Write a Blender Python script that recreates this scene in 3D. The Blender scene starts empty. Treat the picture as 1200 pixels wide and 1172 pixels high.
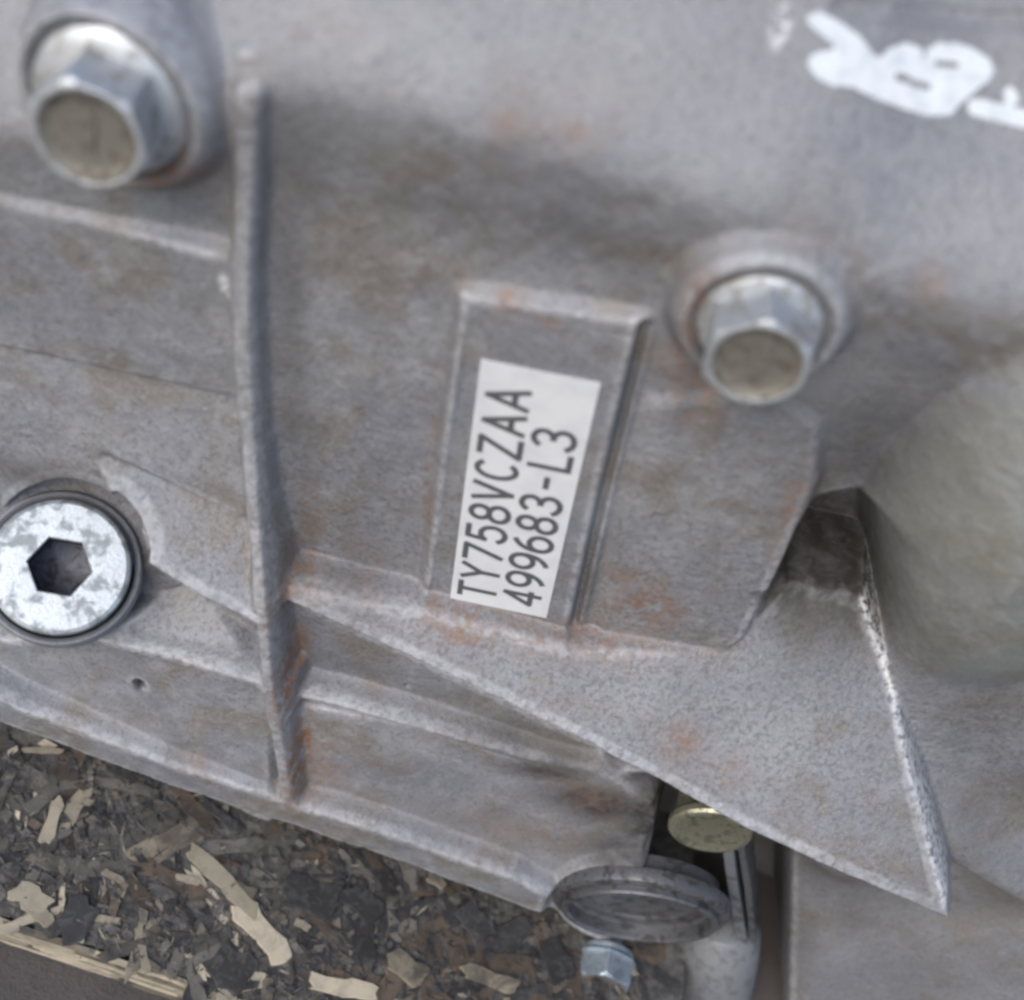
import bpy, bmesh, math, random
import numpy as np
from mathutils import Matrix, Vector
random.seed(7); rng = np.random.default_rng(7)
SC = bpy.context.scene
COL = SC.collection

# ------------------------------------------------------------------ frames
# casing frame (mm): X along the label's short side, Y into the casing, Z up the label; h = -Y is how far a face stands proud
F, CX, CY = 1400.0, 600.0, 586.0            # focal length and centre in photo pixels
cD = np.array([-222, 1270, F]); cD /= np.linalg.norm(cD)
cX = np.array([1, .207, -.029]); cX -= cD * (cX @ cD); cX /= np.linalg.norm(cX)
cN = np.cross(cX, cD)
p0 = 205 * np.array([(609 - CX) / F, (573 - CY) / F, 1])
EYE = -np.array([cX @ p0, cN @ p0, -cD @ p0])
def ray(px, py):
    d = np.array([(px - CX) / F, (py - CY) / F, 1.0])
    return np.array([cX @ d, cN @ d, -cD @ d])
def P(px, py, h=0.0):                        # pixel -> point on the plane standing h proud (casing X, Z)
    d = ray(px, py); t = (-h - EYE[1]) / d[1]
    if t < 0 or t > 520: t = 520                # sight line runs past the plane: stop well below the frame
    q = EYE + t * d; return (q[0], q[2])
a_, b_ = P(20, 850, 20), P(650, 1075, 20)    # lower edge of the casing lies level on the board
TILT = math.atan2(b_[1] - a_[1], b_[0] - a_[0])
EX = np.array([math.cos(TILT), 0, math.sin(TILT)]); EZ = np.array([-math.sin(TILT), 0, math.cos(TILT)])
RW = np.array([EX, [0, 1, 0], EZ])           # casing -> world rotation
BASE = np.array([0, 12.0, 0]); 
BOARD_GAP = 13.0
zlow = min(float(RW[2] @ np.array([a_[0], -20, a_[1]])), float(RW[2] @ np.array([b_[0], -20, b_[1]])))
OFF = np.array([0, 0, -(zlow - BOARD_GAP)])  # board top becomes world z = 0
def to_world(q): return RW @ np.asarray(q, float) + OFF      # mm
EYE_W = to_world(EYE)
def world_on_board(px, py, z=0.0):
    d = RW @ ray(px, py); t = (z - EYE_W[2]) / d[2]; return EYE_W + t * d
def Mat4(R, t):
    m = Matrix.Identity(4)
    for i in range(3):
        for j in range(3): m[i][j] = float(R[i, j])
        m[i][3] = float(t[i])
    return m

# ------------------------------------------------------------------ camera
cam = bpy.data.cameras.new('camera'); co = bpy.data.objects.new('camera', cam); COL.objects.link(co)
cam.sensor_fit = 'HORIZONTAL'; cam.sensor_width = 36; cam.lens = F / 1200 * 36
cam.clip_start = .005; cam.clip_end = 60
right = RW @ np.array([cX[0], cN[0], -cD[0]]); down = RW @ np.array([cX[1], cN[1], -cD[1]]); fwd = RW @ np.array([cX[2], cN[2], -cD[2]])
co.matrix_world = Mat4(np.array([right, -down, -fwd]).T, EYE_W / 1000)
cam.dof.use_dof = True; cam.dof.focus_distance = .242; cam.dof.aperture_fstop = 10.5
SC.cycles.pixel_filter_type = 'BLACKMAN_HARRIS'; SC.cycles.filter_width = 2.9
SC.camera = co

# ------------------------------------------------------------------ sky and sun
SUN_EL, SUN_AZ = math.radians(40), math.radians(-148)        # azimuth from +Y, clockwise seen from above
w = bpy.data.worlds.new('World'); SC.world = w; w.use_nodes = True
nt = w.node_tree; bg = nt.nodes['Background']
sky = nt.nodes.new('ShaderNodeTexSky'); sky.sky_type = 'NISHITA'; sky.sun_disc = False
sky.sun_elevation = SUN_EL; sky.sun_rotation = SUN_AZ; sky.air_density = 1.0; sky.dust_density = 2.0; sky.ozone_density = 1.0
nt.links.new(sky.outputs[0], bg.inputs[0]); bg.inputs[1].default_value = .15
sl = bpy.data.lights.new('sun', 'SUN'); sl.energy = 1.1; sl.angle = math.radians(50); sl.color = (1, .98, .95)
so = bpy.data.objects.new('sun', sl); COL.objects.link(so)
sd = Vector((math.sin(SUN_AZ) * math.cos(SUN_EL), math.cos(SUN_AZ) * math.cos(SUN_EL), math.sin(SUN_EL)))
so.rotation_euler = sd.to_track_quat('Z', 'Y').to_euler(); so.location = (0, -.5, 1)
vs = SC.view_settings; vs.view_transform = 'Standard'; vs.look = 'None'; vs.gamma = 1; vs.exposure = 0.55

# ------------------------------------------------------------------ materials
def mat(name, build):
    m = bpy.data.materials.new(name); m.use_nodes = True
    nt = m.node_tree; b = nt.nodes['Principled BSDF']; build(nt, b); return m
def N_(nt, t, **kw):
    n = nt.nodes.new(t)
    for k, v in kw.items(): setattr(n, k, v)
    return n
def coords(nt, scale=1000.0, rnd=False):     # object coordinates in mm
    tc = N_(nt, 'ShaderNodeTexCoord'); mp = N_(nt, 'ShaderNodeMapping'); mp.inputs['Scale'].default_value = (scale,) * 3
    nt.links.new(tc.outputs['Object'], mp.inputs['Vector'])
    if rnd:
        oi = N_(nt, 'ShaderNodeObjectInfo'); mu = N_(nt, 'ShaderNodeMath', operation='MULTIPLY'); mu.inputs[1].default_value = 97.0
        nt.links.new(oi.outputs['Random'], mu.inputs[0]); nt.links.new(mu.outputs[0], mp.inputs['Location'])
    return mp.outputs['Vector']
def noise(nt, vec, size, detail=4, rough=.55, dist=0):
    n = N_(nt, 'ShaderNodeTexNoise'); n.inputs['Scale'].default_value = 1.0 / size; n.inputs['Detail'].default_value = detail
    n.inputs['Roughness'].default_value = rough; n.inputs['Distortion'].default_value = dist
    nt.links.new(vec, n.inputs['Vector']); return n.outputs['Fac']
def ramp(nt, fac, lo, hi, a=0.0, b=1.0):
    m = N_(nt, 'ShaderNodeMapRange'); m.interpolation_type = 'SMOOTHSTEP'
    m.inputs['From Min'].default_value = lo; m.inputs['From Max'].default_value = hi; m.inputs['To Min'].default_value = a; m.inputs['To Max'].default_value = b
    nt.links.new(fac, m.inputs['Value']); return m.outputs['Result']
def mix(nt, fac, a, b):
    m = N_(nt, 'ShaderNodeMix', data_type='RGBA')
    if isinstance(fac, float): m.inputs[0].default_value = fac
    else: nt.links.new(fac, m.inputs[0])
    for i, c in ((6, a), (7, b)):
        if isinstance(c, tuple): m.inputs[i].default_value = (*c, 1)
        else: nt.links.new(c, m.inputs[i])
    return m.outputs[2]
def mul(nt, a, b, op='MULTIPLY'):
    m = N_(nt, 'ShaderNodeMath', operation=op)
    for i, c in ((0, a), (1, b)):
        if isinstance(c, (int, float)): m.inputs[i].default_value = c
        else: nt.links.new(c, m.inputs[i])
    return m.outputs[0]
def attr(nt, name):
    a = N_(nt, 'ShaderNodeAttribute'); a.attribute_name = name; return a.outputs['Fac']
def bump(nt, b, h, dist_mm, strength=1.0):
    n = N_(nt, 'ShaderNodeBump'); n.inputs['Distance'].default_value = dist_mm / 1000; n.inputs['Strength'].default_value = strength
    nt.links.new(h, n.inputs['Height']); nt.links.new(n.outputs[0], b.inputs['Normal'])

def m_cast(nt, b):
    v = coords(nt)
    big = noise(nt, v, 22, 3); mid = noise(nt, v, 4.0, 5, .6, .6); fine = noise(nt, v, .7, 4, .65); spk = noise(nt, v, .95, 3, .6)
    c = mix(nt, ramp(nt, big, .35, .65), (.215, .220, .238), (.265, .266, .276))
    c = mix(nt, mul(nt, attr(nt, 'film'), ramp(nt, noise(nt, v, 15, 4, .6, .5), .44, .66, 0, .9)), c, (.205, .182, .158))
    c = mix(nt, ramp(nt, mid, .42, .72, 0, .45), c, (.34, .34, .355))
    gr = noise(nt, v, .42, 3, .7); c = mix(nt, ramp(nt, gr, .52, .70, 0, .55), c, (.40, .40, .42))
    c = mix(nt, ramp(nt, mul(nt, spk, attr(nt, 'speck'), 'ADD'),   .57, .76, 0, .5), c, (.11, .105, .105))
    c = mix(nt, ramp(nt, fine, .5, .75, 0, .4), c, (.17, .165, .165))
    c = mix(nt, mul(nt, attr(nt, 'wear'), ramp(nt, noise(nt, v, 1.8, 4, .6), .34, .62, .10, .60)), c, (.47, .47, .485))
    dm = mul(nt, attr(nt, 'dirt_shade'), ramp(nt, mid, .3, .6, .72, 1.0))
    c = mix(nt, dm, c, (.034, .030, .028))  # grime and painted shade share this near-black colour
    rm = mul(nt, attr(nt, 'rust'), ramp(nt, noise(nt, v, 2.4, 5, .65), .36, .6))
    c = mix(nt, rm, c, (.24, .137, .085))
    ch = mul(nt, attr(nt, 'chip'), ramp(nt, noise(nt, v, 1.3, 4, .6), .40, .56))
    c = mix(nt, ch, c, (.66, .66, .66))
    c = mix(nt, mul(nt, attr(nt, 'tint'), .28), c, (.27, .285, .225))
    nt.links.new(c, b.inputs['Base Color'])
    b.inputs['Metallic'].default_value = .35; b.inputs['Specular IOR Level'].default_value = .35
    nt.links.new(ramp(nt, mid, .3, .7, .48, .68), b.inputs['Roughness'])
    nt.links.new(ramp(nt, dm, 0, 1, .35, .0), b.inputs['Metallic'])
    hh = mul(nt, mul(nt, fine, .6), mul(nt, spk, .35), 'ADD'); hh = mul(nt, hh, mul(nt, gr, .45), 'ADD')
    bump(nt, b, hh, .35, .8)
M_CAST = mat('cast_aluminium', m_cast)

def m_metal(col, dark, rough, patch, metallic=.85, lo=.5, hi=.62):
    def f(nt, b):
        v = coords(nt); n1 = noise(nt, v, patch, 5, .6, .4); n2 = noise(nt, v, .5, 3)
        c = mix(nt, ramp(nt, n1, lo, hi), col, dark); c = mix(nt, ramp(nt, n2, .45, .8, 0, .35), c, tuple(x * .6 for x in dark))
        nt.links.new(c, b.inputs['Base Color']); b.inputs['Metallic'].default_value = metallic
        nt.links.new(ramp(nt, n1, .35, .65, rough - .08, rough + .15), b.inputs['Roughness'])
        bump(nt, b, mul(nt, n2, n1, 'ADD'), .12, .6)
    return f
M_ZINC = mat('zinc_plate', m_metal((.50, .52, .54), (.33, .32, .30), .46, 3.0, .65))
M_HEAD = mat('dull_bolt_face', m_metal((.20, .185, .155), (.12, .105, .085), .55, 2.0, .4))
M_PLUG = mat('scuffed_zinc', m_metal((.55, .59, .61), (.27, .29, .30), .42, 3.2, .45, .46, .60))
M_SOCK = mat('dark_steel', m_metal((.06, .062, .072), (.03, .03, .034), .5, 3.0, .6))
M_YEL = mat('yellow_zinc', m_metal((.34, .33, .24), (.17, .165, .12), .38, 2.5, .75))
M_BLUE = mat('blue_zinc', m_metal((.42, .48, .52), (.28, .31, .33), .40, 2.5, .75))
M_STEEL = mat('worn_steel', m_metal((.26, .27, .29), (.13, .125, .125), .42, 3.5, .6))
M_STUB = mat('dull_cast_grey', m_metal((.20, .205, .215), (.14, .14, .145), .6, 3.0, .3))
M_OIL = mat('oily_steel', m_metal((.13, .13, .138), (.06, .057, .056), .40, 3.0, .5))

def m_label(nt, b):
    v = coords(nt); n = noise(nt, v, 6, 4)
    nt.links.new(mix(nt, ramp(nt, n, .4, .7), (.60, .605, .61), (.54, .545, .555)), b.inputs['Base Color']); b.inputs['Roughness'].default_value = .55
M_LABEL = mat('label_paper', m_label)
def m_ink(nt, b):
    v = coords(nt); n = noise(nt, v, .7, 3)
    nt.links.new(mix(nt, ramp(nt, n, .5, .8, 0, .5), (.075, .075, .082), (.17, .17, .18)), b.inputs['Base Color']); b.inputs['Roughness'].default_value = .6
M_INK = mat('black_ink', m_ink)
def m_paint(nt, b):
    v = coords(nt); n = noise(nt, v, 2.5, 4)
    nt.links.new(mix(nt, ramp(nt, n, .4, .7), (.60, .63, .65), (.48, .52, .54)), b.inputs['Base Color']); b.inputs['Roughness'].default_value = .5
M_PAINT = mat('white_marker_paint', m_paint)

def m_wood(c1, c2, c3, amt=.6, grime=.75):
    def f(nt, b):
        v = coords(nt, rnd=True); mp = N_(nt, 'ShaderNodeMapping'); mp.inputs['Scale'].default_value = (.16, 1.6, 1); nt.links.new(v, mp.inputs['Vector'])
        g = noise(nt, mp.outputs[0], .9, 5, .6); n = noise(nt, v, 2.2, 4, .6); n2 = noise(nt, v, .5, 3, .6)
        c = mix(nt, ramp(nt, g, .38, .62), c1, c2); c = mix(nt, ramp(nt, n, .45, .68, 0, amt), c, c3)
        c = mix(nt, ramp(nt, n2, .55, .75, 0, .5), c, tuple(x * .45 for x in c3))
        ge = N_(nt, 'ShaderNodeNewGeometry'); mq = N_(nt, 'ShaderNodeMapping'); mq.inputs['Scale'].default_value = (1000,) * 3; nt.links.new(ge.outputs['Position'], mq.inputs['Vector'])
        gr = noise(nt, mq.outputs[0], 9, 5, .65, .8); gr2 = noise(nt, mq.outputs[0], 2.0, 4, .65, .5)
        c = mix(nt, ramp(nt, gr, .42, .66, 0, grime), c, (.035, .031, .028)); c = mix(nt, ramp(nt, gr2, .48, .68, 0, grime), c, (.13, .125, .12))
        oi = N_(nt, 'ShaderNodeObjectInfo'); hs = N_(nt, 'ShaderNodeHueSaturation'); nt.links.new(c, hs.inputs['Color'])
        nt.links.new(ramp(nt, oi.outputs['Random'], 0, 1, .7, 1.25), hs.inputs['Value'])
        nt.links.new(hs.outputs[0], b.inputs['Base Color']); b.inputs['Roughness'].default_value = .72
        bump(nt, b, mul(nt, g, n2, 'ADD'), .3, .8)
    return f
WOOD = [mat('weathered_grey_wood', m_wood((.18, .165, .14), (.27, .245, .205), (.08, .072, .064), .6, .66)),
        mat('oil_dark_wood', m_wood((.045, .044, .045), (.075, .07, .068), (.025, .025, .026))),
        mat('brown_wood', m_wood((.15, .105, .07), (.21, .15, .10), (.06, .045, .035))),
        mat('cream_wood', m_wood((.62, .53, .38), (.72, .63, .48), (.38, .30, .20), .4, .22)),
        mat('tan_wood', m_wood((.33, .28, .20), (.42, .36, .26), (.18, .14, .10)))]

def m_boardcore(nt, b):
    v = coords(nt); n = noise(nt, v, 5, 5, .65, 1.0); n2 = noise(nt, v, 1.2, 4)
    c = mix(nt, ramp(nt, n, .35, .65), (.055, .052, .05), (.15, .14, .125)); c = mix(nt, ramp(nt, n2, .5, .75, 0, .6), c, (.03, .028, .027))
    nt.links.new(c, b.inputs['Base Color']); b.inputs['Roughness'].default_value = .75; bump(nt, b, n2, .5)
M_CORE = mat('pressed_board', m_boardcore)
def m_ground(nt, b):
    v = coords(nt); n = noise(nt, v, 30, 5, .6); n2 = noise(nt, v, 1.1, 4, .7)
    c = mix(nt, ramp(nt, n, .35, .65), (.070, .060, .056), (.095, .083, .078)); c = mix(nt, ramp(nt, n2, .5, .8, 0, .6), c, (.045, .04, .038))
    nt.links.new(c, b.inputs['Base Color']); b.inputs['Roughness'].default_value = .85; bump(nt, b, n2, .5)
M_GROUND = mat('dusty_concrete', m_ground)

# ------------------------------------------------------------------ helpers
def link_mesh(name, verts_mm, faces, material, parent=None, sharp=35):
    me = bpy.data.meshes.new(name); me.from_pydata([tuple(float(c) / 1000 for c in v) for v in verts_mm], [], faces); me.update()
    me.materials.append(material); me.shade_smooth()
    if sharp: me.set_sharp_from_angle(angle=math.radians(sharp))
    o = bpy.data.objects.new(name, me); COL.objects.link(o)
    if parent: o.parent = parent
    return o
def frame_from_axis(ax, spin=0.0):
    ax = np.asarray(ax, float); ax /= np.linalg.norm(ax)
    u = np.cross([0, 0, 1], ax); u /= np.linalg.norm(u); v = np.cross(ax, u)
    c, s = math.cos(spin), math.sin(spin)
    return np.array([c * u + s * v, -s * u + c * v, ax]).T
def hexr(th, af): return af / 2 / math.cos(((th + math.pi / 6) % (math.pi / 3)) - math.pi / 6)
def rings(name, prof, org, Fm, material, parent, n=48, sharp=30):
    """prof: list of (r or (af,'hex',rmax) , z); r==0 closes the end"""
    V, Fc, prev = [], [], None
    for r, z in prof:
        if r == 0:
            V.append(org + Fm @ np.array([0, 0, z])); cur = [len(V) - 1]
        else:
            cur = []
            for k in range(n):
                th = 2 * math.pi * k / n
                rr = r if not isinstance(r, tuple) else min(hexr(th, r[0]), r[1])
                V.append(org + Fm @ np.array([rr * math.cos(th), rr * math.sin(th), z])); cur.append(len(V) - 1)
        if prev is not None:
            if len(cur) == 1:
                for k in range(n): Fc.append((prev[k], prev[(k + 1) % n], cur[0]))
            elif len(prev) == 1:
                for k in range(n): Fc.append((prev[0], cur[(k + 1) % n], cur[k]))
            else:
                for k in range(n): Fc.append((prev[k], prev[(k + 1) % n], cur[(k + 1) % n], cur[k]))
        prev = cur
    return link_mesh(name, [v - BASE for v in V], Fc, material, parent, sharp)

# ------------------------------------------------------------------ the ground
def tagk(o, kind=None, label=None, cat=None, group=None):
    if kind: o['kind'] = kind
    if label: o['label'] = label
    if cat: o['category'] = cat
    if group: o['group'] = group
TH = 12.0
g = link_mesh('ground', [(-3000, -3000, -TH - .5), (3000, -3000, -TH - .5), (3000, 3000, -TH - .5), (-3000, 3000, -TH - .5)], [(0, 1, 2, 3)], M_GROUND); tagk(g, 'structure')

# ------------------------------------------------------------------ the casing: a cast face built as a fine relief
root = bpy.data.objects.new('gearbox_casing', None); COL.objects.link(root)
root.matrix_world = Mat4(RW, (RW @ BASE + OFF) / 1000); root.empty_display_size = .02
tagk(root, None, 'dirty grey cast aluminium gearbox casing with white number label and flange bolts', 'gearbox')

DX = .24
xs = np.arange(-125, 150, DX); zs = np.arange(-192, 128, DX)
GX, GZ = np.meshgrid(xs, zs)
H = np.full(GX.shape, -2.0); PART = np.zeros(GX.shape, np.int16)
PARTS = ['housing_wall']
def sstep(x, a, b):
    t = np.clip((x - a) / (b - a), 0, 1); return t * t * (3 - 2 * t)
def win(pts, pad):
    p = np.array(pts); x0, z0 = p.min(0) - pad; x1, z1 = p.max(0) + pad
    i0, i1 = np.searchsorted(xs, [x0, x1]); j0, j1 = np.searchsorted(zs, [z0, z1])
    return np.s_[max(j0 - 1, 0):j1 + 1, max(i0 - 1, 0):i1 + 1]
def d_seg(X, Z, a, b):
    ax, az = a; bx, bz = b; dx, dz = bx - ax, bz - az
    t = np.clip(((X - ax) * dx + (Z - az) * dz) / (dx * dx + dz * dz + 1e-9), 0, 1)
    return np.hypot(X - ax - t * dx, Z - az - t * dz), t
def d_poly(X, Z, pts):
    d = np.full(X.shape, 1e9); ins = np.zeros(X.shape, bool); n = len(pts)
    for i in range(n):
        a, b = pts[i], pts[(i + 1) % n]; d = np.minimum(d, d_seg(X, Z, a, b)[0])
        if a[1] != b[1]:
            c = ((a[1] > Z) != (b[1] > Z)) & (X < (b[0] - a[0]) * (Z - a[1]) / (b[1] - a[1]) + a[0]); ins ^= c
    return np.where(ins, -d, d)
def plane(q1, q2, q3):                        # plane of heights through three (px, py, h)
    A = np.array([[*P(*q), 1] for q in (q1, q2, q3)]); s = np.linalg.solve(A, np.array([q[2] for q in (q1, q2, q3)]))
    return lambda X, Z: s[0] * X + s[1] * Z + s[2]
def part_id(name):
    if name is None: return None
    PARTS.append(name); return len(PARTS) - 1
def level(pix, h, wall=1.0, name=None, inner=0.0, mode='set', new=True):
    """set the relief to h (number or plane) inside the outline given as (px, py, h)"""
    pts = [P(*q) if len(q) == 3 else P(q[0], q[1], -6.0 if callable(h) else h) for q in pix]
    s = win(pts, wall + 2); X, Z = GX[s], GZ[s]; d = d_poly(X, Z, pts)
    m = 1 - sstep(d, -inner, wall); t = h(X, Z) if callable(h) else h
    if mode == 'max': t = np.maximum(H[s], t)
    if mode == 'min': t = np.minimum(H[s], t)
    H[s] = H[s] * (1 - m) + t * m
    if name: 
        i = part_id(name); PART[s][d < wall * .5] = i
def ribl(pix, width, wall, name=None, mode='max'):
    """raised rib along (px, py, h) points"""
    pts = [P(*q) for q in pix]; s = win(pts, width + wall + 2); X, Z = GX[s], GZ[s]
    best = np.full(X.shape, 1e9); hh = np.zeros(X.shape)
    for i in range(len(pts) - 1):
        d, t = d_seg(X, Z, pts[i], pts[i + 1]); k = d < best; best[k] = d[k]; hh[k] = (pix[i][2] * (1 - t) + pix[i + 1][2] * t)[k]
    m = 1 - sstep(best, width / 2 - .3, width / 2 + wall); t = np.maximum(H[s], hh) if mode == 'max' else hh
    ch = (t != H[s]); H[s] = H[s] * (1 - m) + t * m
    if name: PART[s][(best < width / 2 + wall * .5) & ch] = part_id(name)
def gauss(A, sig):
    r = int(3 * sig / DX) + 1; k = np.exp(-.5 * (np.arange(-r, r + 1) * DX / sig) ** 2); k /= k.sum()
    B = np.pad(A, r, mode='edge')
    C = sum(k[i] * B[:, i:i + A.shape[1]] for i in range(2 * r + 1))
    return sum(k[i] * C[i:i + A.shape[0], :] for i in range(2 * r + 1))

# upper swell: rolls out above the crease, then falls back towards the top of the casing
crease = [(-250, 190), (0, 225), (150, 240), (300, 180), (430, 195), (560, 235), (680, 270), (780, 300), (900, 330), (1000, 400), (1100, 430), (1260, 470)]
cp = [P(*q) for q in crease]; cxs = np.array([p[0] for p in cp]); czs = np.array([p[1] for p in cp])
o_ = np.argsort(cxs); base_line = np.interp(xs, cxs[o_], czs[o_])
ker = np.exp(-.5 * (np.arange(-60, 61) * DX / 5) ** 2); ker /= ker.sum()
base_line = np.convolve(np.pad(base_line, 60, mode='edge'), ker, mode='valid')
S = GZ - base_line[None, :]
H += 4.0 * sstep(S, -12, 16)
H -= np.clip(S - 9, 0, None) ** 2 / (np.clip(S - 9, 0, None) + 14) * 1.05
# gentle outward lean of the left bay below the second parting line
level([(-200, 360, -1.5), (275, 455, -1.5), (300, 700, 8), (-200, 640, 8)], plane((0, 420, -1.5), (270, 480, -1.5), (60, 600, 5)), 1.5)
# panel of the left bay, proud of the face above it
level([(-200, 190, -.2), (0, 238, -.2), (150, 272, -.2), (270, 303, -.2), (282, 465, -.2), (0, 402, -.2), (-200, 355, -.2)], plane((0, 240, .4), (265, 303, .4), (130, 430, -.2)), 2.2, 'side_panel')
# valley right of the bolt column, hump beyond it
level([(985, 520), (1040, 490), (1120, 500), (1160, 540), (1090, 620), (1060, 700), (930, 720), (950, 620)], plane((1000, 480, -3), (1100, 500, -4), (980, 690, -11)), 13.0, None, 2.0)
hc = P(1240, 680, 10); rr = np.hypot((GX - hc[0]) / 29, (GZ - hc[1]) / 46)
hump = np.where(rr < 1, -16 + 29 * np.sqrt(np.clip(1 - rr ** 2, 0, 1)), -16 - 40 * (rr - 1))
kk = 13.0; dd_ = np.clip(.5 + .5 * (hump - H) / kk, 0, 1); hmx = H * (1 - dd_) + hump * dd_ + kk * dd_ * (1 - dd_)
PART[(hump > H + .5)] = part_id('housing_bulge'); H = hmx; HUMP_M = 1 - sstep(rr, .75, 1.05)
# column under the right bolt
level([(770, 480, -1), (900, 470, -1), (950, 505, -1), (948, 570, -1), (905, 680, -1), (862, 770, -1), (700, 800, -1), (745, 560, -1)], -1.0, 3.0, 'bolt_column')
# label pad
level([(545, 352), (752, 384), (668, 752), (497, 712)], 0.0, 2.6)
level([(545, 368), (750, 402), (668, 750), (499, 710)], 0.0, .7, 'label_pad')
i_pad = len(PARTS) - 1
ribl([(757, 372, -3), (706, 580, -3), (668, 750, -3)], .7, .9, None, 'set')
ribl([(668, 752, .6), (590, 733, .6), (499, 710, .6), (520, 540, .6), (544, 366, .6)], .5, .5, 'pad_rim')

# lower parts, coming forward in steps
FL = 20.0
level([(-400, 560, 6), (-60, 640, 6), (140, 640, 6), (310, 690, 6), (330, 700, 6), (700, 880, 6), (800, 950, 4), (760, 1120, 4), (300, 1100, 6), (-400, 950, 6)], 5.0, 2.0, None)
level([(-400, 600, 15), (0, 765, 15), (110, 752, 15), (335, 815, 15), (362, 950, 15), (360, 1000, 15), (-400, 900, 15)], plane((0, 770, 13), (315, 815, 13), (150, 880, 17)), 2.0, 'lower_panel')
level([(330, 830, 12), (470, 862, 12), (600, 903, 12), (700, 915, 11), (765, 940, 9), (768, 1000, 8), (740, 1030, 10), (690, 1080, 12), (640, 1090, 14), (340, 1000, 14)], plane((340, 835, 11), (600, 900, 10), (500, 990, 16)), 2.5, 'lower_panel')
level([(-400, 640, FL), (-20, 812, FL), (25, 832, FL), (150, 880, FL), (250, 915, FL), (340, 944, FL), (480, 988, FL), (600, 1030, FL), (660, 1060, FL), (655, 1078, FL), (480, 1013, FL), (340, 966, FL), (250, 936, FL), (100, 884, FL), (-20, 838, FL), (-400, 690, FL)], FL, 2.0, 'base_flange')
ribl([(335, 812, 11), (470, 848, 11), (600, 885, 10), (690, 905, 8), (790, 905, 5)], 1.6, 2.0, 'cross_rib')
# ledge running from the socket plug to the rib, pockets below it
level([(112, 566, 7), (205, 605, 7), (305, 648, 7), (312, 722, 12), (225, 682, 12), (150, 645, 12)], plane((115, 572, 5.5), (295, 650, 5.5), (230, 680, 12)), 2.8, 'ledge')
level([(118, 742, 13), (217, 690, 5), (305, 792, 13), (312, 800, 14)], plane((120, 738, 13), (217, 690, 4), (303, 792, 13)), 1.0, 'pocket_facet')
ribl([(90, 745, 15), (200, 775, 15), (315, 806, 15.5)], 2.2, 1.6, 'cross_rib')
# gusset plate
G1, G2, G3 = (330, 694, 7), (850, 768, -.5), (1110, 1075, 22)
gp = plane(G1, G2, G3)
def gh(px, py):                               # pixel -> point on the gusset plane
    d = ray(px, py); lo, hi = 60.0, 420.0
    for _ in range(60):
        m_ = (lo + hi) / 2; q = EYE + m_ * d
        if -q[1] > gp(q[0], q[2]): lo = m_
        else: hi = m_
    q = EYE + lo * d; return (px, py, float(-q[1]))
g_low = [gh(*q) for q in [(1116, 1082), (1000, 1032), (870, 972), (790, 928), (700, 879), (600, 830), (500, 782), (420, 744), (330, 703)]]
g_up = [gh(*q) for q in [(325, 682), (490, 714), (600, 744), (670, 762), (850, 768), (925, 682), (1012, 694), (1040, 790), (1075, 930)]]
# wall right of the gusset falls away behind its chipped edge
level([gh(1036, 790), gh(1072, 930), gh(1112, 1078), (1300, 1085, 2), (1300, 860, -2), (1130, 850, -2)], plane(*[(q[0], q[1], q[2] - 5) for q in (gh(1030, 760), gh(1110, 1075))], (1230, 980, -1)), 10.0, None, 3.0, 'max')
level([(880, 985, -6), (1130, 1100, 2), (1300, 1120, 4), (1300, 1300, 8), (885, 1300, 12)], plane((900, 1000, -7), (1200, 1110, 4), (900, 1172, 12)), 9.0, 'lower_wall')
a_, b_ = P(985, 1000, -2), P(985, 1172, 14); d_, t_ = d_seg(GX, GZ, a_, (b_[0], b_[1] - 30)); H += 4.0 * np.exp(-(d_ / 7) ** 2)
level([(975, 595, -9), (1003, 590, -9), (1012, 640, -9), (1014, 700, -9), (1008, 740, -9), (890, 760, -9), (942, 660, -9)], -30.0, 7.0, None, 1.0, 'min')
s = np.s_[:np.searchsorted(zs, 60), np.searchsorted(xs, 30):]; Hb = gauss(H[s], 3.0); d = d_poly(GX[s], GZ[s], [P(*q) for q in [(1010, 600, 0), (1300, 640, 0), (1300, 1300, 0), (930, 1300, 0), (920, 1010, 0), (1010, 900, 0)]])
m = 1 - sstep(d, -6, 2); H[s] = H[s] * (1 - m) + Hb * m
level(g_low + g_up, gp, .9, 'gusset_plate')
i_gus = len(PARTS) - 1
# vertical stiffening rib
ribl([(290, 78, .5), (288, 115, 3.8), (285, 240, 2.5), (283, 330, 2.2), (285, 420, 2.6), (290, 520, 3.4), (298, 620, 6.8), (306, 715, 13), (316, 820, 16.8), (340, 952, 20.3)], 2.6, 1.8, 'stiffening_rib')
# opening under the gusset, and everything below the flange edge, falls back out of sight
CUT = -34.0
level([(778, 958, 2), (800, 925, 2), (905, 1000, 2), (900, 1300, 2), (770, 1300, 2), (745, 1040, 2)], -26.0, 5.0, None, 0, 'min')
level([(-900, 560, FL), (-400, 703, FL), (-20, 852, FL), (22, 864, FL), (100, 893, FL), (250, 945, FL), (340, 975, FL), (480, 1021, FL), (650, 1084, FL), (690, 1112, FL), (700, 1300, FL), (300, 1400, FL), (-900, 1400, FL)], CUT, .2, None, 0, 'min')

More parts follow.
